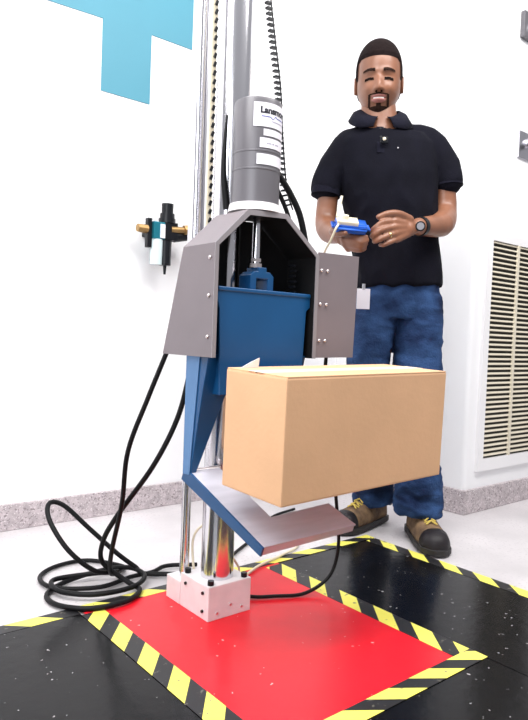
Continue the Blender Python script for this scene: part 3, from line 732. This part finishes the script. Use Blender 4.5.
# jeans
p = MB()
p.rings([oval(.95, .036, .0, .132, .102), oval(.90, .042, .0, .140, .112), oval(.84, .046, .004, .146, .118), oval(.78, .046, .006, .140, .108)])
def leg(pts): p.rings([oval(z, x, y_, a, b, e=2.1) for z, x, y_, a, b in pts])
leg([(.86, .112, .0, .082, .105), (.78, .117, .0, .086, .104), (.64, .122, -.012, .084, .094), (.52, .125, -.03, .078, .084), (.44, .127, -.035, .075, .080), (.34, .134, -.020, .071, .076), (.22, .143, -.02, .074, .078), (.15, .147, -.016, .076, .080), (.095, .149, -.018, .079, .080)])
leg([(.86, -.026, .0, .082, .105), (.78, -.034, .0, .080, .104), (.64, -.050, .0, .072, .092), (.52, -.046, .0, .068, .082), (.44, -.038, .01, .066, .078), (.34, -.022, .04, .064, .074), (.22, .000, .09, .064, .074), (.15, .012, .128, .066, .076), (.085, .018, .143, .070, .080)])
bm = remesh(p, .0055, 4)
wr(bm, .0075, 9, (.8, .8, 1.5), lambda c: .6+.8*sm(.35, .1, c.z))
wr(bm, .0030, 20, (.7, .7, 1.6), lambda c: .5+.8*sm(.35, .1, c.z))
JN = obj('jeans', bm, M['denim'], MAN, smooth='all')

# work boots (heel at origin, toe towards -Y), as children of the man
def boot(loc, rz_):
    Rm = Matrix.Rotation(rz_, 3, 'Z'); L = Vector(loc)
    X = lambda x, y_, z: L+Rm @ Vector((x, y_, z))
    def outline(y_):  # half width along the boot
        t = -y_/.30; return .034+.016*sm(.0, .75, t)-.050*max(0, (t-.80)/.2)**2.2*.72 if t > .02 else .028
    def sec(y_, h, w_, z0_, e=2.6, n=24):
        out = []
        for k in range(n+1):
            t = PI*k/n; c, s = math.cos(t), math.sin(t)
            out.append(X(math.copysign(abs(c)**(2/e), c)*w_, y_, z0_+s**(2/e)*h))
        return out
    ys = [-.002, -.02, -.05, -.09, -.13, -.165, -.20, -.235, -.265, -.285, -.296]
    hs = [.070, .095, .100, .095, .084, .070, .060, .056, .050, .038, .020]
    p = MB(); p.rings([sec(y_, h, outline(y_)+.000, .024) for y_, h in zip(ys[:9], hs[:9])]); up = obj('boot', p, M['tan'], MAN, smooth='all')
    p = MB(); p.rings([sec(y_, h+.002, outline(y_)+.002, .023) for y_, h in zip(ys[7:], hs[7:])]); obj('toe_cap', p, M['toe'], up, smooth='all')
    p = MB(); q = [(outline(y_)+.006, y_) for y_ in [.004, -.02, -.05, -.09, -.13, -.165, -.20, -.235, -.265, -.285, -.298, -.303]]
    pl = [X(a, b, 0.0052) for a, b in q]+[X(-a, b, 0.0052) for a, b in reversed(q)]
    p.prism(pl, (0, 0, .022)); obj('sole', p, M['sole'], up, bev=.003)
    p = MB(); p.tube([X(.038*math.cos(t), -.045+.048*math.sin(t), .120) for t in [2*PI*k/20 for k in range(20)]]+[X(.038, -.045, .12)], .009, 8)
    p.tube([X(0, -.045, .07), X(0, -.045, .13)], [.042, .040], 20); obj('boot_collar', p, M['tan'], up, smooth='all')
    p = MB()
    for k, (y_, z) in enumerate(((-.10, .122), (-.122, .114), (-.144, .105), (-.166, .097), (-.186, .091))):
        w_ = .019
        p.tube([X(-w_, y_, z-.006), X(0, y_-.010, z+.004), X(w_, y_-.020, z-.006)], .0028, 6)
        p.tube([X(w_, y_, z-.006), X(0, y_-.010, z+.005), X(-w_, y_-.020, z-.006)], .0028, 6)
    obj('laces', p, M['lace'], up)
boot((.158, .075, 0), math.radians(3)); boot((.060, .205, 0), math.radians(-42))

# wristwatch and ring (worn)
d = Vector(RA[4])-Vector(RA[3])
WS = ring('wristwatch', Vector((.062, -.224, 1.0685)), d, .0305, .0305, .020, M['blackpl'], MAN, .004)
wc = Vector((.052, -.262, 1.062)); q = MB().cyl(wc, wc+Vector((-.05, -1, -.05)).normalized()*.009, .0155, n=28); obj('watch_case', q, M['blackpl'], WS, smooth=True)
q = MB().cyl(wc+Vector((-.05, -1, -.05)).normalized()*.009, wc+Vector((-.05, -1, -.05)).normalized()*.0098, .0115, n=28); obj('watch_dial', q, M['alu'], WS)
ring('finger_ring', (-.055, -.317, 1.0215), (-.034, -.024, -.016), .0112, .0112, .006, M['gold'], MAN, .002)

# id badge and controller
cs, sn = math.cos(MR), math.sin(MR)
def Wd(v): return MO+Vector((v[0]*cs-v[1]*sn, v[0]*sn+v[1]*cs, v[2]))
RZ = Matrix.Rotation(MR, 3, 'Z')
ID = thing('id_badge', "white identity card clipped at the man's hip", 'badge', Wd((-.095, -.130, .80)))
obj('card', MB().box(Wd((-.096, -.132, .838)), (.044, .003, .068), RZ, bev=.001), M['label'], ID)
obj('clip', MB().box(Wd((-.096, -.131, .878)), (.010, .006, .02), RZ, bev=.001), M['alu'], ID)
CT = thing('hand_controller', "blue handheld controller with cream keypad in the man's hands", 'controller', Wd((-.176, -.315, 1.02)))
R_ = RZ @ Matrix.Rotation(math.radians(28), 3, 'X') @ Matrix.Rotation(math.radians(4), 3, 'Y')
cc = Wd((-.172, -.312, 1.046))
def CP(x, y_, z): return cc+R_ @ Vector((x, y_, z))
bm = bmesh.new(); q = MB(); q.bm = bm; q.box(cc, (.118, .075, .030), R_)
bmesh.ops.bevel(bm, geom=bm.edges[:], offset=.013, segments=4, affect='EDGES'); obj('housing', bm, M['ctrl'], CT, smooth='all')
q = MB(); q.box(CP(-.012, .0, .0145), (.066, .052, .012), R_, bev=.004); obj('keypad', q, M['cream'], CT)
q = MB(); q.cyl(CP(-.018, .005, .019), CP(-.018, .005, .031), .011, .009, 20); obj('button', q, M['slat'], CT, smooth=True)
q = MB(); q.tube([CP(-.040, .020, .018), CP(-.036, .05, .045), CP(-.030, .075, .068)], [.0065, .0055, .0035], 10); obj('antenna', q, M['cream'], CT, smooth=True)
hose('controller_cord', [CP(-.040, -.025, .010), CP(-.048, -.040, .0), CP(-.058, -.045, -.035), CP(-.070, -.04, -.075), CP(-.078, -.03, -.14), CP(-.080, -.01, -.22)], .0035, 'cream', 'cream cord hanging down from the blue controller', 'cord')
